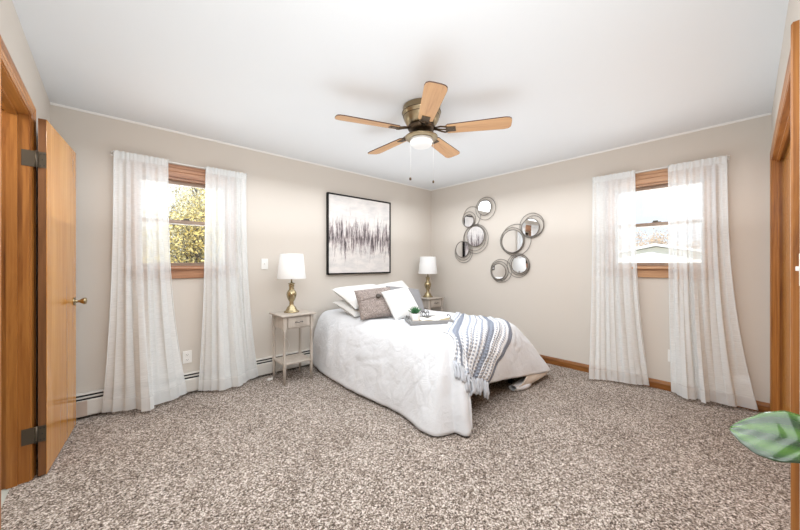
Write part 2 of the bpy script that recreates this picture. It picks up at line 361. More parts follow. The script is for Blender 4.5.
# ------------------------------------------------------------------ hall doorway and its oak trim
def casing_y(x, sgn, y0, y1, z0, z1):            # upright or level board on an x-facing wall, stepped moulding
    pass
mb = MB()   # jamb lining inside the opening (far side, near side, head)
mb.box(-4.405, XL+.002, DY1-.018, DY1, 0, DZ); mb.box(-4.405, XL+.002, DY0, DY0+.018, 0, DZ)
mb.box(-4.375, -4.335, DY1-.030, DY1-.018, 0, DZ-.018); mb.box(-4.375, -4.335, DY0+.018, DY0+.030, 0, DZ-.018)
struct('trim_3', mb, 'jamb')
mb = MB(); mb.box(-4.405, XL+.002, DY0, DY1, DZ-.018, DZ); mb.box(-4.375, -4.335, DY0+.02, DY1-.02, DZ-.030, DZ-.018); struct('trim_4', mb, 'trimy')
def moulded_frame(name, m_up, m_lv, pts, axis, low=1.):
    """mitred door casing; pts = (a0, a1, z1, wall plane, out direction, width)"""
    a0, a1, z1, p, s, wd = pts
    prof = [(0, 0), (0, .008), (.006, .012), (.018, .012), (.022, .015), (.040, .016), (.046, .020), (wd-.006, .020), (wd, .015), (wd, 0)]
    def ring(corner, hs=1.):                                     # profile swept at the four stations
        res = []
        for d, h in prof:
            h *= hs
            if corner == 0: a, z = a0-d, 0.
            elif corner == 1: a, z = a0-d, z1+d
            elif corner == 2: a, z = a1+d, z1+d
            else: a, z = a1+d, 0.
            res.append((p+s*h, a, z) if axis == 'x' else (a, p+s*h, z))
        return res
    n = len(prof)
    for k, (c0, c1, mm_) in enumerate(((0, 1, m_up), (1, 2, m_lv), (2, 3, m_up))):
        hs = 1. if k == 0 else low; vs = ring(c0, hs)+ring(c1, hs)
        mb = MB().add(vs, [(i, (i+1) % n, n+(i+1) % n, n+i) for i in range(n)]+[tuple(range(n))[::-1], tuple(range(n, 2*n))])
        struct('%s_%d' % (name[0], name[1]+k), mb, mm_)
moulded_frame(('trim', 5), 'trimz', 'trimy', (DY0+.012, DY1-.012, DZ-.012, XL, 1, .060), 'x')
# closet opening
moulded_frame(('trim', 8), 'trimz', 'trimx', (CX0+.010, CX1-.002, 2.048, YF, 1, .066), 'y', .5)
mb = MB(); mb.box(CX1-.002, CX1+.014, -3.82, YF+.002, 0, 2.05); mb.box(CX1-.012, CX1-.002, -3.735, -3.726, 0, 2.03); struct('trim_11', mb, 'trimz')
mb = MB(); mb.box(CX0-.01, CX0+.010, -3.82, YF+.002, 0, 2.05); struct('trim_12', mb, 'trimz')
mb = MB(); mb.box(CX0+.01, CX1-.002, -3.82, YF+.002, 2.038, 2.05); mb.box(CX0+.01, CX1-.002, -3.735, -3.72, 2.02, 2.038); struct('trim_13', mb, 'trimx')
for i, (a, b, y) in enumerate(((-1.08, -.10, -3.765), (-2.02, -1.0, -3.800))):
    d = empty('door_%d' % (2+i), ((a+b)/2, y, .01)); d['kind'] = 'structure'
    MB().box(-(b-a)/2, (b-a)/2, -.012, .012, 0, 2.0, .002).build('panel', 'doorwood', d)
    MB().lathe([(0, .0), (.022, .0), (.024, .003), (.018, .004), (.016, .0015), (0, .0015)], 20, M4=Matrix.Translation((-.36, .012, .95)) @ Matrix.Rotation(R(-90), 4, 'X')).build('finger_pull', 'brass', d)

# open door leaf, hinged on the far jamb and folded back almost to the wall
door = empty('door_1', (-4.262, -.852, .012)); door['kind'] = 'structure'
ang = math.asin(.080/.69)
door.rotation_euler = (0, 0, -ang)
# local: leaf runs along +y, front face at x=+.034
MB().box(.001, .0335, .001, .69, 0, 2.035, .0015).build('leaf', 'edge', door)
MB().box(.0335, .036, .001, .69, 0, 2.035, .001).build('face_veneer', 'doorwood', door)
for z in (.24, 1.80):
    h = MB(); h.box(.000, .034, -.003, .001, z-.045, z+.045); 
    h = h.build('hinge', 'hinge', door)
    k = MB(); k.tube([(-.004, -.006, z-.047), (-.004, -.006, z+.047)], .006, 10)
    for q in (-.028, .0, .028): k.lathe([(.0066, q-.001), (.0072, q), (.0066, q+.001)], 10, (-.004, -.006, z))
    k.build('knuckle', 'hinge', h)
    s_ = MB()
    for zz_, xx_ in ((-.032, .012), (-.032, .026), (0, .019), (.032, .012), (.032, .026)): s_.lathe([(0, .001), (.003, .0012), (.0035, 0)], 8, M4=Matrix.Translation((xx_, -.003, z+zz_)) @ Matrix.Rotation(R(90), 4, 'X'))
    s_.build('screws', 'slot', h)
kn = MB(); T = Matrix.Translation((.036, .625, .93)) @ Matrix.Rotation(R(90), 4, 'Y')
kn.lathe([(0, 0), (.030, 0), (.031, .003), (.026, .007), (.013, .010), (.010, .020), (.010, .030), (.017, .040), (.024, .052), (.025, .060), (.021, .066), (.012, .069), (0, .070)], 28, M4=T)
kn.build('door_knob', 'brass', door)
MB().box(.008, .028, .6895, .692, .87, .99, .001).build('latch_plate', 'brass', door)
hp = MB()
for z in (.252, 1.812):
    hp.box(-4.322, -4.268, DY1-.0205, DY1-.0175, z-.045, z+.045)
struct('trim_14', hp, 'hinge')

# ------------------------------------------------------------------ windows (double hung, wood lined)
def window(name, axis, a0, a1, mlv):
    """local frame: a along wall, d into the room positive, z up"""
    sgn = -1
    e = empty(name, ((a0+a1)/2, 0, WZ0) if axis == 'y' else (0, (a0+a1)/2, WZ0)); e['kind'] = 'structure'
    hw = (a1-a0)/2; hz = WZ1-WZ0
    def L(mb):   # local (a, d, z) -> parent space
        if axis == 'y': mb.v = [(a, -d, z) for a, d, z in mb.v]
        else: mb.v = [(-d, a, z) for a, d, z in mb.v]
        return mb
    t = .115  # casing reach beyond the opening
    for (x0, x1, z0, z1, mm_) in ((-hw-.06, -hw, 0, hz+.115, 'winz'), (hw, hw+.06, 0, hz+.115, 'winz')):
        L(MB().box(x0, x1, .0005, .018, z0, z1, .004)).build('side_casing', mm_, e)
    c = MB(); c.box(-hw, hw, .0005, .016, hz, hz+.05, .003); c.box(-hw, hw, .0005, .021, hz+.05, hz+.085, .004); c.box(-hw, hw, .0005, .018, hz+.085, hz+.115, .004)
    L(c).build('head_casing', mlv, e)
    c = MB(); c.box(-hw-.075, hw+.075, .0005, .045, -.022, 0, .004); c.box(-hw-.055, hw+.055, .0005, .020, -.105, -.022, .004)
    L(c).build('window_sill', mlv, e)
    # lining of the opening
    c = MB(); c.box(-hw, -hw+.014, -.12, 0, 0, hz); c.box(hw-.014, hw, -.12, 0, 0, hz); L(c).build('side_lining', 'winz', e)
    c = MB(); c.box(-hw+.014, hw-.014, -.12, 0, hz-.014, hz); c.box(-hw+.014, hw-.014, -.12, 0, 0, .012); L(c).build('level_lining', mlv, e)
    iw = hw-.014; mid = .425
    for nm, d0, z0, z1 in (('lower_sash', -.045, .012, mid+.018), ('upper_sash', -.080, mid-.018, hz-.014)):
        c = MB(); k = .026
        c.box(-iw, -iw+k, d0-.03, d0, z0, z1, .002); c.box(iw-k, iw, d0-.03, d0, z0, z1, .002)
        c.box(-iw+k, iw-k, d0-.03, d0, z0, z0+(.03 if nm == 'lower_sash' else .034), .002); c.box(-iw+k, iw-k, d0-.03, d0, z1-.034, z1, .002)
        sh = L(c).build(nm, 'sash', e)
        L(MB().box(-iw+k-.004, iw-k+.004, d0-.017, d0-.013, z0+.026, z1-.030)).build('pane', 'glass', sh)
        if nm == 'lower_sash':
            c = MB(); c.box(-.035, .035, d0-.026, d0-.004, z1, z1+.007, .002); c.box(-.012, .030, d0-.022, d0-.006, z1+.007, z1+.020, .003)
            L(c).build('sash_lock', 'hinge', sh)
    return e
window('window_1', 'y', WA0, WA1, 'winx')
window('window_2', 'x', WB0, WB1, 'winy')

# ------------------------------------------------------------------ baseboard heater
ht = empty('baseboard_heater', (-4.2, 0, 0), label='white enamel baseboard heater running along the floor of the back wall', cat='heater')
x0, x1 = -.085, 2.10
def hprof(pr, a, b, name, m_):
    n = len(pr); vs = [(x, y, z) for x in (a, b) for y, z in pr]
    return MB().add(vs, [(i, (i+1) % n, n+(i+1) % n, n+i) for i in range(n)]+[tuple(range(n)), tuple(range(n, 2*n))[::-1]]).build(name, m_, ht)
hprof([(-.001, .02), (-.001, .192), (-.046, .192), (-.050, .188), (-.048, .185), (-.006, .185), (-.006, .02)], x0, x1, 'back_plate', 'heater')
hprof([(-.048, .022), (-.060, .022), (-.064, .030), (-.064, .136), (-.060, .146), (-.054, .146), (-.054, .03)], x0, x1, 'front_cover', 'heater')
hprof([(-.040, .162), (-.055, .160), (-.055, .168), (-.040, .170)], x0, x1, 'damper', 'heater')
MB().box(x0, x1, -.034, -.007, .05, .184).build('fins', 'slot', ht)  # black block stands in for the shade inside the heater slots
c = MB(); c.box(.03, .11, -.0665, -.063, .024, .145, .001); c.build('joint_cover', mat('aged_enamel', (.52, .42, .35), .5), ht)
c = MB(); c.box(x1, x1+.05, -.066, -.001, .02, .19, .004); c.build('end_cap', 'heater', ht)

# ------------------------------------------------------------------ wall plates
def plate(name, axis, a, z, label, cat, sw):
    e = empty(name, (a, 0, z) if axis == 'y' else ((0, a, z) if axis == 'x' else (a, YF, z)), label=label, cat=cat)
    e.rotation_euler = (0, 0, {'y': 0, 'x': -pi/2, 'f': pi}[axis])
    MB().box(-.036, .036, -.006, -.0002, -.058, .058, .003).build('cover_plate', 'plastic', e)
    if sw:
        MB().box(-.006, .006, -.016, -.005, -.004, .012, .002).build('toggle', 'plastic', e)
    else:
        for s in (-1, 1):
            q = MB().box(-.017, .017, -.0075, -.005, s*.024-.014, s*.024+.014, .004).build('socket', 'plastic', e)
            c = MB(); c.box(-.008, -.006, -.0078, -.0070, s*.024-.004, s*.024+.006); c.box(.006, .008, -.0078, -.0070, s*.024-.004, s*.024+.006); c.box(-.002, .002, -.0078, -.0070, s*.024-.010, s*.024-.006)
            c.build('slots', 'slot', q)
    return e
plate('power_outlet', 'y', -3.42, .337, 'white power outlet on the back wall between the two left curtains', 'outlet', False)
plate('power_outlet', 'y', -3.93, .33, 'white power outlet seen through the leftmost sheer curtain', 'outlet', False)
plate('power_outlet', 'x', -3.085, .337, 'white power outlet on the right wall beside the right-hand sheer curtain', 'outlet', False)
plate('light_switch', 'y', -2.708, 1.213, 'white light switch on the back wall left of the bedside lamp', 'light switch', True)
plate('light_switch', 'f', -2.20, 1.20, 'white light switch at the right edge of the photo beside the closet trim', 'light switch', True)

# ------------------------------------------------------------------ curtains
def curtain(axis, top, bot, label, seed, nf):
    """top: (a0, a1, z); bot: list of (a, d); a along wall, d out from the wall"""
    rnd = random.Random(seed); ph = [rnd.uniform(0, 6.28) for _ in range(6)]
    a0, a1, zt = top; L0 = bot
    e = empty('sheer_curtain', (((a0+a1)/2), -.03, 0) if axis == 'y' else (-.03, -(a0+a1)/2, 0), label=label, cat='curtain', group='sheer curtains at the two windows')
    E0 = e.location.copy()
    def P(u, v):                                                # v: 0 top, 1 hem
        z = lerp(zt+.016, .028, v)
        hv = max(0, (v-.02)/.98)
        g = .16*hv+.84*max(0, (hv-.18)/.82)**2.2; gd = .08*hv+.92*max(0, (hv-.25)/.75)**1.9
        pb = poly_at([(p[0], p[1], 0) for p in L0], u)
        at = lerp(a0, a1, u)
        fold = sin(u*2*pi*nf+ph[0]+.8*sin(u*9+ph[1]))*.5+.3*sin(u*2*pi*nf*1.7+ph[2])
        amp = .010+.013*min(1, hv*2.5)*(1-.35*hv)
        a = lerp(at, pb.x, g)+.008*sin(u*2*pi*nf*2+ph[3])*hv
        d = lerp(.052, pb.y, gd)+fold*amp*(1-.5*max(0, hv-.8)/.2)
        if v < .03: d = .060+abs(d-.052)*.5+.001*sin(u*60)
        d = max(d, .028 if z > .24 else .078)
        if axis == 'y': d = d if z > 1.3 or z < 1.0 else max(d, .052)
        z += .004*sin(u*60+ph[4])*(1 if v < .01 else 0)
        return Vector((a, -d, z))-E0 if axis == 'y' else Vector((-d, -a, z))-E0
    NV = 70; hemv = .955
    body = MB().grid(lambda u, v: P(u, v*hemv), 150, NV).build('voile', 'sheer', e)
    MB().grid(lambda u, v: P(u, lerp(hemv, 1, v)), 150, 3).build('hem', 'sheerhem', e)
    MB().grid(lambda u, v: P(u, lerp(0, .028, v)) + (Vector((0, -.002, 0)) if axis == 'y' else Vector((-.002, 0, 0))), 150, 3).build('rod_pocket', 'sheer', e)
    for uu in (0, 1):
        pts = [P(uu, k/40) for k in range(41)]
        MB().tube(pts, .0035, 5).build('side_seam', 'sheerhem', e)
    return e
cur = [('y', (-3.935, -3.575, 2.135), [(-4.00, .085), (-3.94, .14), (-3.79, .19), (-3.765, .28), (-3.71, .315), (-3.682, .205), (-3.567, .19), (-3.43, .085)], 'sheer white curtain panel left of the back window, farthest left', 3, 5),
       ('y', (-3.277, -2.915, 2.135), [(-3.345, .105), (-3.16, .25), (-3.082, .205), (-3.03, .255), (-2.905, .12), (-2.80, .085)], 'sheer white curtain panel right of the back window', 5, 5),
       ('x', (2.425, 2.80, 2.14), [(2.47, .30), (2.60, .20), (2.675, .18), (2.81, .144), (2.925, .06)], 'sheer white curtain panel left of the right-hand window', 8, 5),
       ('x', (3.06, 3.445, 2.13), [(3.085, .085), (3.204, .22), (3.277, .14), (3.319, .216), (3.35, .11), (3.467, .132), (3.531, .075), (3.62, .05)], 'sheer white curtain panel right of the right-hand window', 11, 6)]
for c in cur: curtain(*c)
for axis, a0, a1, zz_, lb in (('y', -3.945, -2.905, 2.135, 'slim white curtain rod above the back window'), ('x', 2.415, 3.455, 2.135, 'slim white curtain rod above the right-hand window')):
    e = empty('curtain_rod', ((a0+a1)/2, 0, zz_) if axis == 'y' else (0, -(a0+a1)/2, zz_), rz=0 if axis == 'y' else -pi/2, label=lb, cat='curtain rod')
    h = (a1-a0)/2
    MB().tube([(-h, -.002, 0), (-h, -.045, 0), (-h+.012, -.052, 0), (h-.012, -.052, 0), (h, -.045, 0), (h, -.002, 0)], .005, 8).build('rod', 'white', e)
    for s in (-1, 1): MB().box(s*h-.008, s*h+.008, -.004, -.0005, -.018, .018, .001).build('bracket', 'white', e)

# ------------------------------------------------------------------ nightstands and lamps
def nightstand(loc, label):
    e = empty('nightstand', loc, label=label, cat='nightstand', group='matching washed grey nightstands')
    w_, d_ = .155, .145                                            # half sizes at the legs
    MB().box(-.188, .188, -.172, .172, .683, .700, .005).build('top', 'stand', e)
    c = MB(); c.box(-w_+.004, w_-.004, -d_+.006, d_, .555, .683); c.build('case', 'stand', e)
    dr = MB().box(-.115, .115, -d_-.008, -d_+.006, .568, .672, .003).build('drawer', 'stand', e)
    c = MB(); c.box(-.095, .095, -d_-.0095, -d_-.008, .582, .660, .001); c.build('drawer_panel', 'stand', dr)
    c = MB(); c.tube([(-.036, -d_-.010, .622), (-.032, -d_-.026, .626), (-.012, -d_-.030, .616), (.012, -d_-.030, .630), (.032, -d_-.026, .622), (.036, -d_-.010, .622)], .0042, 8)
    for s in (-1, 1): c.lathe([(0, 0), (.008, 0), (.007, .003), (0, .004)], 12, M4=Matrix.Translation((s*.036, -d_-.008, .622)) @ Matrix.Rotation(R(90), 4, 'X'))
    c.build('handle', 'handle', dr)
    MB().box(-w_, w_, -d_, d_, .195, .213, .003).build('shelf', 'stand', e)
    for sx in (-1, 1):
        for sy in (-1, 1):
            c = MB(); cx_, cy_ = sx*(w_-.010), sy*(d_-.010)
            c.box(cx_-.017, cx_+.017, cy_-.017, cy_+.017, .545, .683, .002)
            c.lathe([(.017, .545), (.015, .53), (.0175, .52), (.0135, .51), (.015, .35), (.014, .24), (.018, .228), (.018, .185), (.013, .175), (.017, .165), (.0165, .155), (.010, 0)], 14, (cx_, cy_, 0))
            c.build('leg', 'stand', e)
    return e
nightstand((-2.525, -.31, 0), 'washed grey nightstand with one drawer, left of the bed beside the curtain')
nightstand((-.32, -.24, 0), 'washed grey nightstand in the far corner right of the bed')
def lamp(loc, label):
    e = empty('table_lamp', loc, label=label, cat='table lamp', group='brass table lamps on the nightstands')
    MB().lathe([(0, 0), (.078, 0), (.080, .006), (.076, .012), (.060, .022), (.050, .040), (.044, .055), (.030, .068), (.024, .078), (.021, .088), (.026, .094), (.021, .100), (.024, .112), (.038, .138), (.049, .170), (.052, .190), (.048, .212), (.036, .232), (.024, .246), (.030, .252), (.024, .258), (.027, .268), (.030, .285), (.026, .297), (.036, .302), (.034, .308), (.016, .313), (.012, .318), (0, .318)], 36).build('base', 'brass', e)
    MB().tube([(0, 0, .31), (0, 0, .40)], .0075, 12).build('stem', 'brass', e)
    MB().tube([(0, 0, .39), (0, 0, .44)], .016, 12).build('socket', 'slot', e)
    MB().lathe([(.014, .43), (.016, .445), (.030, .475), (.031, .49), (.024, .512), (0, .525)], 16).build('bulb', 'opal', e)
    sh = MB(); sh.lathe([(.147, .358), (.147, .362), (.119, .620), (.117, .620), (.145, .360), (.147, .358)], 48)
    sh.f = [f for f in sh.f if len(f) == 4]; sh.smooth = sh.smooth[:len(sh.f)]
    s = sh.build('lamp_shade', 'shade', e)
    c = MB(); c.torus((0, 0, .60), .116, .002, (1, 0, 0), (0, 1, 0), 36, 5)
    for k in range(3): q = 2*pi*k/3; c.tube([(0, 0, .60), (.116*cos(q), .116*sin(q), .60)], .0015, 5)
    c.tube([(0, 0, .52), (0, 0, .60)], .002, 6)
    c.build('shade_frame', 'brass', s)
    return e
l1 = lamp((-2.527, -.285, .7005), 'brass table lamp with white shade on the nightstand left of the bed')
l2 = lamp((-.335, -.235, .7005), 'brass table lamp with white shade on the far corner nightstand')
MB().tube([(.0, .075, .006), (.0, .15, .004), (0, .195, .0), (.005, .20, -.10), (-.03, .19, -.25), (.02, .14, -.33), (.06, .19, -.40), (.02, .21, -.52), (-.04, .19, -.62), (-.10, .15, -.655), (-.17, .10, -.690)], .003, 6).build('cord', 'cord', l1)
c = MB().box(-.225, -.17, .07, .10, -.6995, -.682, .004).build('plug', 'cord', l1)

# ------------------------------------------------------------------ bed
TZ = .635
bed = empty('bed', (-1.49, -1.05, 0), label='double bed hidden beneath the white comforter', cat='bed')
MB().box(-.56, .56, -.88, .93, .16, .35, .02).build('box_spring', 'mattress', bed)
MB().box(-.565, .565, -.89, .95, .355, .575, .05).build('mattress', 'mattress', bed)
for sx in (-1, 1):
    for sy in (-.88, .88): MB().tube([(sx*.55, sy, 0), (sx*.55, sy, .16)], .022, 12).build('leg', 'slot', bed)

ST = [  # top-edge point (x, y) -> hem point (x, y, z)
 ((-2.10, -.06), (-2.17, -.075, .03)), ((-2.11, -.30), (-2.22, -.30, .025)), ((-2.11, -.60), (-2.25, -.60, .02)), ((-2.11, -.95), (-2.27, -.95, .02)), ((-2.11, -1.30), (-2.255, -1.30, .02)),
 ((-2.11, -1.58), (-2.24, -1.58, .02)), ((-2.11, -1.76), (-2.25, -1.76, .02)), ((-2.09, -1.90), (-2.285, -1.94, .015)), ((-2.05, -1.98), (-2.27, -2.07, .012)), ((-2.00, -2.02), (-2.18, -2.17, .012)),
 ((-1.94, -2.04), (-2.09, -2.22, .015)), ((-1.89, -2.05), (-2.03, -2.215, .02)), ((-1.85, -2.05), (-1.94, -2.13, .06)), ((-1.81, -2.05), (-1.87, -2.085, .17)), ((-1.70, -2.05), (-1.72, -2.085, .205)),
 ((-1.50, -2.05), (-1.52, -2.085, .20)), ((-1.25, -2.04), (-1.24, -2.095, .165)), ((-1.05, -2.02), (-.90, -2.13, .125)), ((-.93, -1.97), (-.58, -2.15, .085)), ((-.88, -1.90), (-.43, -2.10, .06)),
 ((-.86, -1.78), (-.56, -1.90, .03)), ((-.86, -1.5), (-.68, -1.55, .02)), ((-.86, -1.1), (-.72, -1.1, .02)), ((-.86, -.6), (-.73, -.6, .02)), ((-.86, -.06), (-.75, -.075, .03))]
def catmull(vals, t):
    n = len(vals)-1; x = t*n; i = min(int(x), n-1); q = x-i
    p0, p1, p2, p3 = vals[max(i-1, 0)], vals[i], vals[i+1], vals[min(i+2, n)]
    return .5*((2*p1)+(p2-p0)*q+(2*p0-5*p1+4*p2-p3)*q*q+(3*p1-p0-3*p2+p3)*q**3)
EP = [Vector((*a, 0)) for a, b in ST]; HP = [Vector(b) for a, b in ST]
def bed_pt(s, t):
    """s around the bed; t: 0 = ridge line on top, 1 = top edge, 2 = hem"""
    e = catmull(EP, s); h = catmull(HP, s); h.z = max(h.z, .01)
    c = Vector((-1.485, -1.0, 0)); ins = Vector((0, 0, 0))
    nrm = Vector((h.x-e.x, h.y-e.y, 0)).normalized()
    # inner edge of the rounding
    e0 = Vector((min(max(e.x, -1.94), -1.03), max(e.y, -1.88), TZ))
    if t <= 1:
        sp_ = Vector((-1.485, max(min(e0.y, -.06), -1.72), TZ+.012))
        p = sp_.lerp(e0, t)
        w_ = mnoise.noise(Vector((p.x*3.2, p.y*3.2, 1.3)))*.010+mnoise.noise(Vector((p.x*9, p.y*9, 4.)))*.004
        p.z += w_ - .006*t
        return p
    q = t-1
    p0 = e0; p1 = e+nrm*.02; p1.z = TZ+.004; p2 = e.lerp(h, .35)+nrm*.035; p2.z = lerp(TZ, h.z, .45)
    p = p0*(1-q)**3+p1*3*q*(1-q)**2+p2*3*q*q*(1-q)+h*q**3
    L = s*7.
    fold = (.5*sin(L*6.1+1)+.35*sin(L*13.3+2*q)+.25*sin(L*23+q*3+1.7))
    nzv = mnoise.noise(Vector((L*2.6, q*1.2, 7)))*1.2
    amp = .017*(q**1.2)*(1-.5*q**5)*(.7+.6*mnoise.noise(Vector((L, 0, 3))))
    if s < .14: amp *= .6
    for (sc_, wc, aa) in ((.40, .022, .05), (.455, .016, .035), (.432, .008, -.035), (.36, .016, -.035), (.325, .015, .02)):
        fold += aa/ max(amp, .004)*math.exp(-((s-sc_-.02*q)/wc)**2)*q*.8
    p += nrm*(fold*amp+nzv*.016*q*(1.1-q*.4)+.012*mnoise.noise(Vector((p.x*8, p.y*8, p.z*5)))*min(1, q*3))
    cr_ = (1-abs(mnoise.noise(Vector((L*3.1+q*1.6, q*3.+L*.4, 2.)))))**22+.7*(1-abs(mnoise.noise(Vector((L*6.3-q*2.4, q*4., 9.)))))**22
    mk = max(0, min(1, .5+2.2*mnoise.noise(Vector((L*1.3, q*1.5, 21.)))))
    p -= nrm*(cr_*mk-.2)*.012*min(1, q*2.5)*(1-q**6)
    w_ = mnoise.noise(Vector((p.x*3.2, p.y*3.2, 1.3)))*.010+mnoise.noise(Vector((p.x*9, p.y*9, 4.)))*.004
    p.z += (w_-.006)*max(0, 1-q*3)
    p.z = max(p.z, .008)
    return p
NS = 360; rows = [i/14 for i in range(15)]+[1+i/46 for i in range(1, 47)]
cm = MB(); vs = [bed_pt(i/NS, t) for t in rows for i in range(NS+1)]
cm.add(vs, [(j*(NS+1)+i, j*(NS+1)+i+1, (j+1)*(NS+1)+i+1, (j+1)*(NS+1)+i) for j in range(len(rows)-1) for i in range(NS)], True)
comf = empty('comforter', (-1.49, -1.05, 0), label='white puckered comforter spread over the bed and reaching the carpet', cat='comforter')
O = comf.location.copy(); cm.v = [tuple(Vector(p)-O) for p in cm.v]
cob = solid(cm.build('cover', 'bed', comf), .010, 1)
BV = BVHTree.FromPolygons([Vector(p)+O for p in cm.v], cm.f)
# folded-back underside at the foot corner
def lin(u, v):
    s = lerp(.700, .800, u); a = bed_pt(s, 2); a.z += .004
    b = Vector((lerp(-1.12, -.86, u), lerp(-2.06, -2.13, u), .012)) if u < .45 else Vector((lerp(-1.12, -.86, .45), 0, 0)).lerp(Vector((0, 0, 0)), 0)
    u2 = u
    b = Vector((lerp(-1.13, -.50, u2**1.15), -2.075-.035*sin(u2*pi), lerp(.014, .055, u2**2)))
    p = a.lerp(b, v); p.y -= .020*sin(v*pi)*(1-u*.6)
    return p-O
solid(MB().grid(lin, 30, 10).build('turned_lining', 'lining', comf), .006, 0)
def roll(u, v):                                                   # white underside bulge resting on the carpet
    c0 = Vector((lerp(-1.12, -.80, u), -2.055-.02*sin(u*pi), .030)); r = .026+.014*sin(u*pi); q = v*2*pi
    p = c0+Vector((0, cos(q)*r*1.6, sin(q)*r)); p.z = max(p.z, .004); return p-O
MB().grid(roll, 20, 16).build('turned_edge', 'bed', comf)

# ------------------------------------------------------------------ pillows
def cushion(name, m_, base, yaw, tilt, rollz, w_, h_, th, label, group=None, sag=.06, pw=.62):
    """bottom edge centre at base; faces -y before yaw; tilt leans it back"""
    e = empty(name, base, label=label, cat='pillow' if 'pillow' in name else 'cushion', group=group)
    T = Matrix.Rotation(yaw, 4, 'Z') @ Matrix.Rotation(-tilt, 4, 'X') @ Matrix.Rotation(rollz, 4, 'Y')
    rs = random.Random(sum(map(ord, label)))
    o1 = rs.uniform(0, 50)
    def side(sg):
        def fn(u, v):
            a, b = u*2-1, v*2-1
            pin = 1-sag*(1-abs(a)**2)*abs(b)**3; pin2 = 1-sag*(1-abs(b)**2)*abs(a)**3
            x = a*w_/2*pin2; z = h_/2+b*h_/2*pin
            t = th/2*((1-a*a)*(1-b*b))**(pw/2)
            t += .006*mnoise.noise(Vector((a*3+o1, b*3, sg)))*min(1, (1-a*a)*(1-b*b)*4)
            return T @ Vector((x, sg*t, z))
        return fn
    mb = MB(); mb.grid(side(-1), 26, 26); mb.grid(side(1), 26, 26)
    b = mb.build('cover', m_, e)
    return e, T
cushion('bed_pillow', 'linen', (-1.72, -.76, .655), R(4), R(76), R(3), .66, .46, .12, 'white bed pillow lowest in the left pile at the head of the bed')
cushion('bed_pillow', 'linen', (-1.70, -.73, .745), R(2), R(66), R(-4), .68, .46, .125, 'white bed pillow on top of the left pile, behind the taupe cushion')
cushion('bed_pillow', 'linen', (-1.17, -.62, .67), R(-4), R(50), R(-8), .60, .44, .13, 'white bed pillow behind the grey sham, its corner standing highest')
cushion('sham_pillow', 'greyfab', (-1.42, -.94, .650), R(-10), R(40), R(10), .46, .36, .12, 'dark grey pillow peeking out behind the white square cushion')
e, T = cushion('throw_cushion', 'tweed', (-1.885, -.985, .655), R(-24), R(36), R(-5), .41, .355, .13, 'taupe tweed cushion with a dark button, on the bed', sag=.05)
e_cover = [x for x in bpy.data.objects if x.parent == e][0]
bt = MB(); bt.lathe([(0, .012), (.018, .010), (.026, .006), (.028, 0), (.026, -.004)], 24, M4=T @ Matrix.Translation((.02, -.078, .215)) @ Matrix.Rotation(R(90), 4, 'X')); bt.build('button', 'button', e)
sm = MB(); sm.tube([T @ Vector((x, -.0715*((1-(x/.21)**2)*(1-((.215+.02*x/.2-.18)/.18)**2))**.31-.0015, .215+.02*x/.2)) for x in [-.20+.4*k/30 for k in range(31)]], .003, 5); sm.build('flap_seam', 'tweed', e)
cushion('throw_cushion', 'knit', (-1.635, -1.165, .655), R(-8), R(38), R(-7), .36, .355, .12, 'white knitted square cushion on the bed behind the tray', sag=.04)

# ------------------------------------------------------------------ tray and the things on it
tz = .672
ty = empty('serving_tray', (-1.655, -1.455, .650), rz=R(-33), label='grey serving tray lying on the bed with a book and plant on it', cat='tray')
c = MB(); c.box(-.21, .21, -.15, .15, 0, .010, .003); c.build('base', 'tray', ty)
for (x0, x1, y0, y1) in ((-.21, .21, -.15, -.140), (-.21, .21, .140, .15), (-.21, -.20, -.14, .14), (.20, .21, -.14, .14)): MB().box(x0, x1, y0, y1, .010, .036, .002).build('rim', 'tray', ty)
for s in (-1, 1): MB().tube([(s*.207, -.05, .034), (s*.212, -.045, .056), (s*.212, 0, .062), (s*.212, .045, .056), (s*.207, .05, .034)], .004, 8).build('handle', 'handle', ty)
TR = Matrix.Translation(ty.location) @ Matrix.Rotation(R(-33), 4, 'Z')
def ontray(x, y, z=.0105): return TR @ Vector((x, y, z))
pt = empty('potted_succulent', ontray(-.135, -.015), label='small green succulent in a white pot on the tray', cat='potted plant')
MB().lathe([(0, 0), (.034, 0), (.042, .01), (.047, .05), (.048, .078), (.044, .078), (.042, .066), (0, .062)], 28).build('pot', 'ceramic', pt)
MB().lathe([(0, .070), (.041, .068), (.041, .062)], 16).build('soil', 'slot', pt)
rs = random.Random(4); c = MB()
for k in range(26):
    a = k*2.4; el = .35+1.1*(k/26); L_ = .078-.014*(k/26)
    d = Vector((cos(a)*cos(el), sin(a)*cos(el), sin(el))); p = Vector((0, 0, .068))
    c.tube([p, p+d*L_*.35+Vector((0, 0, .004)), p+d*L_*.75+Vector((0, 0, .008)), p+d*L_+Vector((0, 0, .014))], [.004, .007, .005, .0006], 6)
c.build('leaves', 'leafdark', pt)
mg = empty('mug', ontray(-.150, -.102), label='small cream mug at the near corner of the tray', cat='mug')
MB().lathe([(0, 0), (.026, 0), (.029, .006), (.030, .06), (.0275, .06), (.0265, .008), (0, .006)], 28).build('body', 'mug', mg)
MB().tube([(.029, 0, .046), (.044, 0, .044), (.048, 0, .030), (.042, 0, .016), (.029, 0, .014)], .0035, 8).build('handle', 'mug', mg)
bk = empty('open_book', ontray(.035, -.005), rz=R(-20), label='open book with cream pages lying on the tray', cat='book')
MB().box(-.15, .15, -.095, .095, 0, .003, .001).build('cover', 'tray', bk)
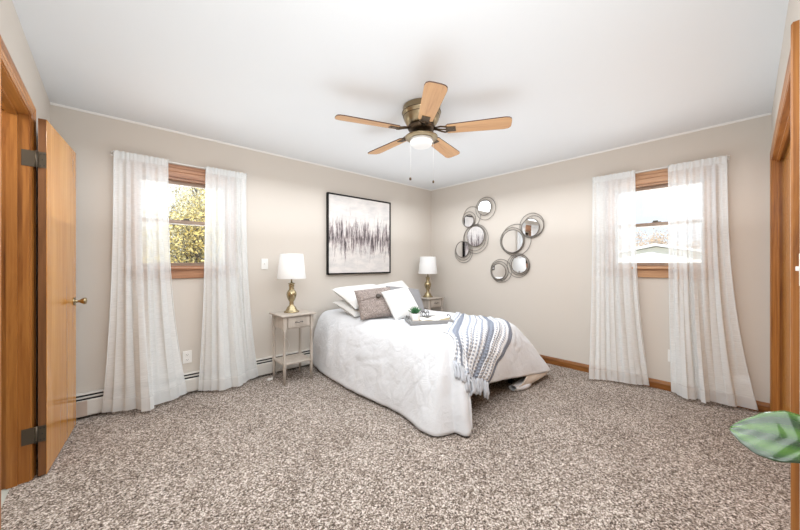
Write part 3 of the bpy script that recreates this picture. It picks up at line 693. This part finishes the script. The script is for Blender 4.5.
for s in (-1, 1):
    def top(u): return .004+.030*math.sin(min(1, u*1.6)*pi/2)*(1-u*.35)+(.035*max(0, u-.55)**1.2 if s > 0 else 0)
    pr = [(s*.147*k/16, top(k/16)) for k in range(17)]
    c = MB(); poly = pr+[(s*.147, .0035), (0, .0035)]
    n = len(poly); vs = [(x, y, z) for y in (-.09, .09) for x, z in poly]
    c.add(vs, [(i, (i+1) % n, n+(i+1) % n, n+i) for i in range(16)]); c.build('page_surface', 'paper', bk)
    c = MB(); c.add(vs, [tuple(range(n)), tuple(range(n, 2*n))[::-1], (16, 17, n+17, n+16)]); c.build('page_block', 'paperedge', bk)
gl = empty('eyeglasses', ontray(-.015, .045, .046), rz=R(8), label='dark-rimmed eyeglasses resting on the open book', cat='glasses')
c = MB()
for s in (-1, 1): c.torus((s*.034, 0, .024), .024, .0028, (1, 0, 0), (0, 0, 1), 24, 6)
c.tube([(-.011, 0, .028), (0, -.003, .032), (.011, 0, .028)], .0025, 6); c.build('rims', 'black', gl)
for s in (-1, 1): MB().tube([(s*.058, 0, .028), (s*.062, .004, .028), (s*.060, .10, .022), (s*.055, .125, .004)], .0025, 6).build('temple_arm', 'black', gl)

# ------------------------------------------------------------------ throw blanket
th = empty('throw_blanket', (-1.5, -1.9, .64), label='blue and white striped throw with tassels draped over the foot of the bed', cat='throw blanket')
TO = th.location.copy()
lb_ = [(-.86, 1.20), (-1.33, 1.49), (-1.90, 1.835), (-2.20, 2.12)]; rb_ = [(-.86, 1.72), (-1.12, 2.06), (-1.26, 2.14), (-1.46, 2.235), (-1.61, 2.38)]
def surf(x, s):
    yb, zb = -1.86, TZ-.19
    if s < -yb: o = Vector((x, -s, 1.2)); d = Vector((0, 0, -1))
    elif s < -yb+.30:
        q = (s+yb)/.30*pi/2; dv = Vector((0, -sin(q), cos(q)))
        if x < -1.9: dv = (dv+Vector((-(-1.9-x)*2.2*sin(q), 0, 0))).normalized()
        piv = Vector((max(x, -1.9) if x < -1.9 else x, yb, zb)); o = piv+dv*1.0; d = -dv
    else:
        z = zb-(s+yb-.30); dv = Vector((0, -1, 0))
        if x < -1.9: dv = (dv+Vector((-(-1.9-x)*2.2, 0, 0))).normalized()
        piv = Vector((max(x, -1.9) if x < -1.9 else x, yb, z)); o = piv+dv*1.0; d = -dv
    h, n_, i, dd = BV.ray_cast(o, d)
    if h is None: h = o+d*.7
    if n_ is None or n_.dot(d) > 0: n_ = -d if n_ is None else -n_
    return h, (-d*.6+n_*.4).normalized()
def thr(u, v, lift=0.):                                            # u along length (0 far side), v across (0 left)
    a = poly_at([(p[0], p[1], 0) for p in lb_], u); b = poly_at([(p[0], p[1], 0) for p in rb_], u); p = a.lerp(b, v)
    wig = .012*sin(v*19+u*2)*(1 if 0 < u < 1 else .6)
    h, n_ = surf(p.x, p.y+wig)
    return h+n_*(.020+.007*sin(v*34+u*3)+.004*sin(u*30+v*5)+lift)-TO
NU, NV = 60, 44
P = [[thr(i/NU, j/NV) for i in range(NU+1)] for j in range(NV+1)]
for _ in range(3):
    Q = [[p.copy() for p in r] for r in P]
    for j in range(NV+1):
        for i in range(NU+1):
            nb = [P[jj][ii] for jj, ii in ((j-1, i), (j+1, i), (j, i-1), (j, i+1)) if 0 <= jj <= NV and 0 <= ii <= NU]
            if len(nb) == 4: Q[j][i] = P[j][i]*.5+sum(nb, Vector())*.125
    P = Q
tb = MB().grid(lambda u, v: P[round(v*NV)][round(u*NU)], NU, NV)
solid(tb.build('woven_cloth', 'throw', th), .008, 0)
rs = random.Random(9)
for k in range(26):
    v_ = (k+.5)/26; p = P[min(NV, round(v_*NV))][NU].copy(); pp = P[min(NV, round(v_*NV))][NU-3]
    d = (p-pp).normalized()*.5+Vector((rs.uniform(-.35, .25), -.35, -.9)); d.normalize(); L_ = rs.uniform(.095, .15)
    pts = [p-d*.004]; cur_ = p.copy()
    for q in range(1, 6):
        cur_ = cur_+d*(L_/5)+Vector((rs.uniform(-.004, .004), rs.uniform(-.006, .002), 0)); d = (d+Vector((0, 0, -.25))).normalized(); pts.append(cur_.copy())
    for q, x in enumerate(pts):
        if q > 0:
            h, n_, i_, dd = BV.find_nearest(x+TO, .08)
            if h is not None:
                og = Vector((-1.5, -1.4, (x+TO).z)); outw = ((x+TO)-og); outw.z = 0; outw.normalize()
                if ((x+TO)-h).dot(outw) < .016: pts[q] = h+outw*.020-TO
    MB().tube(pts, [.007, .012, .009, .011, .014, .007], 7).build('tassel', 'tassel', th)

# ------------------------------------------------------------------ painting
pa = empty('wall_painting', (-1.44, -.001, 1.592), label='black-framed abstract painting of grey vertical strokes above the bed', cat='painting')
hw, hh = .515, .515
for (x0, x1, z0, z1) in ((-hw, -hw+.012, -hh, hh), (hw-.012, hw, -hh, hh), (-hw+.012, hw-.012, -hh, -hh+.012), (-hw+.012, hw-.012, hh-.012, hh)):
    MB().box(x0, x1, -.045, -.001, z0, z1, .001).build('frame', 'black', pa)
MB().box(-hw+.018, hw-.018, -.036, -.004, -hh+.018, hh-.018, .002).build('canvas', 'art', pa)
MB().box(-hw+.012, hw-.012, -.006, -.002, -hh+.012, hh-.012).build('backing', 'black', pa)

# ------------------------------------------------------------------ ring mirrors
def mirror_cluster(label, items, c0):
    e = empty('wall_mirror', (0, c0[0], c0[1]), label=label, cat='mirror', group='clusters of round ring mirrors')
    for (y, z, r, rings) in items:
        yy, zz_ = y-c0[0], z-c0[1]
        T = Matrix.Translation((-.030, yy, zz_)) @ Matrix.Rotation(R(-90), 4, 'Y')
        mi = MB().lathe([(0, -.006), (r-.004, -.006), (r-.004, .000), (0, .000)], 48, M4=T); mi.smooth = [False]*len(mi.f); mi = mi.build('mirror_disc', 'mirror', e)
        c = MB(); c.torus((-.030, yy, zz_), r, .006, (0, 1, 0), (0, 0, 1), 56, 8); c.build('rim', 'ring', mi)
        for (ry, rz_, rr) in rings:
            c = MB(); dx = -.016
            c.torus((dx, ry-c0[0], rz_-c0[1]), rr, .0038, (0, 1, 0), (0, 0, 1), 64, 6); c.build('ring', 'ring', e)
        c = MB(); c.tube([(-.0005, yy, zz_), (-.023, yy, zz_)], .02, 10); c.build('wall_spacer', 'ring', e)
    return e
mirror_cluster('left cluster of four round mirrors in thin metal rings on the right wall', [
    (-1.042, 2.011, .108, [(-1.051, 1.997, .160)]),
    (-.772, 1.848, .092, [(-.768, 1.868, .116), (-.818, 1.905, .148)]),
    (-.893, 1.613, .148, [(-.871, 1.590, .187), (-.884, 1.575, .212)]),
    (-.659, 1.429, .120, [(-.672, 1.388, .160), (-.665, 1.405, .140)])], (-.85, 1.7))
mirror_cluster('right cluster of four round mirrors in thin metal rings on the right wall', [
    (-1.709, 1.672, .114, [(-1.721, 1.698, .156), (-1.738, 1.691, .130)]),
    (-1.466, 1.512, .150, [(-1.506, 1.526, .207), (-1.455, 1.521, .172)]),
    (-1.566, 1.204, .112, [(-1.540, 1.192, .155), (-1.556, 1.200, .135)]),
    (-1.267, 1.108, .106, [(-1.292, 1.118, .157), (-1.270, 1.113, .132)])], (-1.5, 1.45))

# ------------------------------------------------------------------ ceiling fan
fan = empty('ceiling_fan', (-2.162, -1.849, H), label='five-blade wooden ceiling fan with brass motor and white light bowl', cat='ceiling fan')
MB().lathe([(0, 0), (.142, 0), (.146, -.010), (.144, -.030), (.150, -.040), (.150, -.055), (.142, -.062), (.138, -.095), (.120, -.130), (.105, -.145), (0, -.148)][::-1], 48).build('motor_housing', 'fanmetal', fan)
c = MB(); c.torus((0, 0, -.048), .150, .003, (1, 0, 0), (0, 1, 0)); c.torus((0, 0, -.078), .1405, .0025, (1, 0, 0), (0, 1, 0)); c.lathe([(0, -.190), (.075, -.190), (.098, -.180), (.108, -.168), (.104, -.150), (.09, -.146), (0, -.146)], 40); c.build('flywheel', 'fandark', fan)
MB().lathe([(0, -.235), (.045, -.232), (.048, -.205), (.040, -.190), (0, -.190)], 28).build('switch_housing', 'fanmetal', fan)
MB().lathe([(0, -.250), (.112, -.250), (.126, -.243), (.128, -.234), (.110, -.224), (.06, -.216), (0, -.214)], 44).build('light_fitter', 'fanmetal', fan)
MB().lathe([(0, -.312), (.045, -.311), (.068, -.306), (.080, -.294), (.086, -.275), (.089, -.252), (.084, -.250)], 44).build('glass_bowl', 'opal', fan)
def blade_local():
    w0, w1, r0, r1 = .054, .070, .205, .668
    pts = [(r0, -w0), (r0+.15, -w0-.006), (r1-.05, -w1), (r1-.02, -w1+.006), (r1-.004, -w1+.022), (r1, -w1+.045), (r1, w1-.045), (r1-.004, w1-.022), (r1-.02, w1-.006), (r1-.05, w1), (r0+.15, w0+.006), (r0, w0), (r0-.015, w0-.02), (r0-.015, -w0+.02)]
    return pts
for k in range(5):
    a = 2.786+k*2*pi/5
    T = Matrix.Rotation(a, 4, 'Z') @ Matrix.Translation((0, 0, -.188)) @ Matrix.Rotation(R(-11), 4, 'X')
    bl = bpy.data.objects.new('blade', None)
    pts = blade_local(); mb = MB().prism(pts, -.0035, .0035)
    me = mb.build('blade', 'blade', fan); me.matrix_local = T
    n_ = len(pts); ins = [(x, y) for x, y in pts]
    eb = MB(); vs = [(x, y, z) for z in (-.0038, .0038) for x, y in [((x-.43)*1.003+.43, y*1.01) for x, y in pts]]
    eb.add(vs, [(i, (i+1) % n_, n_+(i+1) % n_, n_+i) for i in range(n_)]).build('edge_band', 'bladeedge', me)
    ir = MB(); ir.box(.190, .265, -.030, .030, -.0085, -.0036, .002)
    for s in (-1, 1): ir.tube([(.200, s*.028, -.006), (.180, s*.036, -.004), (.150, s*.030, .004), (.120, s*.016, .010), (.088, s*.010, .014)], .0065, 8)
    ir.tube([(.20, 0, -.006), (.15, 0, .0), (.09, 0, .012)], .006, 8)
    for (x, y) in ((.21, .018), (.21, -.018), (.25, 0)): ir.lathe([(0, -.0115), (.005, -.0105), (.006, -.0085)], 10, (x, y, 0))
    ir.build('blade_iron', 'fandark', me)
for (dx, dy, L_, r_) in ((-.062, .060, .30, .010), (.066, -.065, .325, .0085)):
    p = MB().tube([(dx, dy, -.245), (dx, dy, -.245-L_)], .0008, 5).build('pull_chain', 'cord', fan)
    MB().lathe([(0, 0), (r_*.7, -.004), (r_, -.012), (r_*.8, -.022), (0, -.026)][::-1], 14, (dx, dy, -.245-L_)).build('chain_knob', 'fandark', p)

# ------------------------------------------------------------------ potted plant at the right edge
pl = empty('potted_plant', (-2.98, -3.54, 0), label='broad glossy green leaf plant at the right edge of the photo', cat='plant')
PO = Vector(pl.location)
MB().lathe([(0, 0), (.075, 0), (.085, .01), (.11, .22), (.115, .24), (.10, .24), (.097, .22), (0, .215)], 32).build('pot', 'ceramic', pl)
MB().lathe([(0, .222), (.096, .222), (.096, .20)], 24).build('soil', 'slot', pl)
def leaf(base, tip, up, width, name, droop=.03, curl=.15):
    base, tip = Vector(base)-PO, Vector(tip)-PO; ax = tip-base; up = Vector(up).normalized(); sd = ax.cross(up).normalized(); up = sd.cross(ax).normalized()
    def fn(u, v):
        a = v*2-1; wd = width/2*(sin(pi*min(1, u*.96+.02))**.75)*(1-.35*u)*1.15
        p = base+ax*u+up*(droop*sin(u*pi)-.0*u)+sd*(a*wd)+up*(abs(a)**1.3*wd*curl)+up*(.0006*sin(u*30-abs(a)*7))
        return p
    o = MB().grid(fn, 40, 20).build(name, 'bigleaf', pl); solid(o, .0012, 0)
    MB().tube([fn(k/20, .5)-up*.0015 for k in range(21)], [.003*(1-k/22) for k in range(21)], 6).build('midrib', 'leafdark', o)
    return fn
leaf((-3.125, -3.660, .930), (-3.092, -3.548, .912), (-.42, -.25, .85), .134, 'leaf', .008, .03)
MB().tube([(.0, 0, .21), (-.02, -.05, .5), (-.09, -.11, .8), (-.143, -.118, .942)], [.007, .006, .005, .004], 8).build('stem', 'leafdark', pl)

# ------------------------------------------------------------------ outdoors
GZ = -2.6
g = MB().grid(lambda u, v: (lerp(-40, 60, u), lerp(-30, 60, v), GZ), 4, 4, False); o = struct('ground', g, 'ground')
def tree(name, x, y, h, seed, leafm, nleaf, bark, label, group, spread=.55, depth=6, lw=.032):
    rs = random.Random(seed); tr_ = MB(); tips = []
    e = empty(name, (x, y, GZ), label=label, cat='tree', group=group)
    def br(p, d, L_, r_, k):
        n = 4; pts = [p]; q = p.copy(); dd = d.copy()
        for i in range(n):
            dd = (dd+Vector((rs.uniform(-.16, .16), rs.uniform(-.16, .16), rs.uniform(-.02, .12)))).normalized(); q = q+dd*(L_/n); pts.append(q.copy())
            if k <= 2: tips.append(q.copy())
        tr_.tube(pts, [lerp(r_, r_*.6, i/n) for i in range(n+1)], 5 if k > 2 else 3, False)
        if k <= 0: return
        for _ in range(rs.choice((2, 3, 3))):
            j = rs.randint(1, n); ax = Vector((rs.uniform(-1, 1), rs.uniform(-1, 1), rs.uniform(-.2, .8))).normalized()
            nd_ = (dd*(1-spread)+ax*spread).normalized(); br(pts[j], nd_, L_*rs.uniform(.6, .8), r_*.55, k-1)
    br(Vector((0, 0, 0)), Vector((0, 0, 1)), h*.33, h*.013, depth)
    tr_.build('trunk', bark, e)
    if nleaf:
        lf = MB()
        for _ in range(int(nleaf*2.6)):
            p = rs.choice(tips)+Vector((rs.gauss(0, .22), rs.gauss(0, .22), rs.gauss(0, .22))); a = Vector((rs.uniform(-1, 1), rs.uniform(-1, 1), rs.uniform(-1, 1))).normalized(); b = a.orthogonal().normalized(); s = lw*rs.uniform(.6, 1.3)
            c_ = a.cross(b)*s*.3
            lf.add([p-a*s, p+b*s*.6+c_, p+a*s, p-b*s*.6+c_], [(0, 1, 2), (0, 2, 3)])
        lf.build('foliage', leafm, e)
    return e
bg_ = 'autumn trees outside the back window'
for i, (x, y, h, lm, n_, lab) in enumerate((
    (-3.3, 3.4, 7.4, 'leafy', 2600, 'tree with yellow autumn leaves outside the back window'),
    (-1.9, 4.8, 8.0, 'leafo', 2600, 'tree with yellow autumn leaves outside the back window'),
    (-3.4, 7.6, 9.5, 'leafp', 3200, 'tree with yellow autumn leaves outside the back window'),
    (-.4, 8.5, 9.5, 'leafy', 2800, 'tree with yellow autumn leaves outside the back window'),
    (-2.2, 12.0, 11.5, 'leafp', 3200, 'tree with yellow autumn leaves outside the back window'),
    (-5.5, 5.5, 7.0, 'leafy', 1800, 'tree with yellow autumn leaves outside the back window'))):
    tree('autumn_tree', x, y, h, 20+i, lm, n_, 'bark', lab, bg_)
for i, (x, y, h) in enumerate(((28, -5.5, 10.5), (30, -2.4, 11), (28, .8, 10.2), (31, 4.2, 11), (28, 7.6, 10.5), (27, -9, 10), (34, 1.5, 12), (34, -4.5, 12))):
    tree('bare_tree', x, y, h, 50+i, 'leafb', 1500, 'barkpale', 'bare tree beyond the neighbouring white house outside the right window', 'bare trees outside the right window', .6, 6, .07)
hs = empty('house', (16, -.5, GZ), label='white house with a low gable roof outside the right window', cat='house')
MB().box(0, 8, -4.5, 4.5, 0, 3.7).build('wall', 'siding', hs)
MB().add([(0, -4.5, 3.7), (0, 4.5, 3.7), (0, 0, 4.62)], [(0, 1, 2)]).build('gable', 'siding', hs)
for s in (-1, 1):
    MB().add([(-.4, s*4.9, 3.62), (-.4, 0, 4.66), (8.4, 0, 4.66), (8.4, s*4.9, 3.62), (-.4, s*4.9, 3.74), (-.4, 0, 4.78), (8.4, 0, 4.78), (8.4, s*4.9, 3.74)], [(0, 1, 2, 3), (7, 6, 5, 4), (0, 4, 5, 1), (3, 2, 6, 7), (0, 3, 7, 4)]).build('roof', 'roofing', hs)
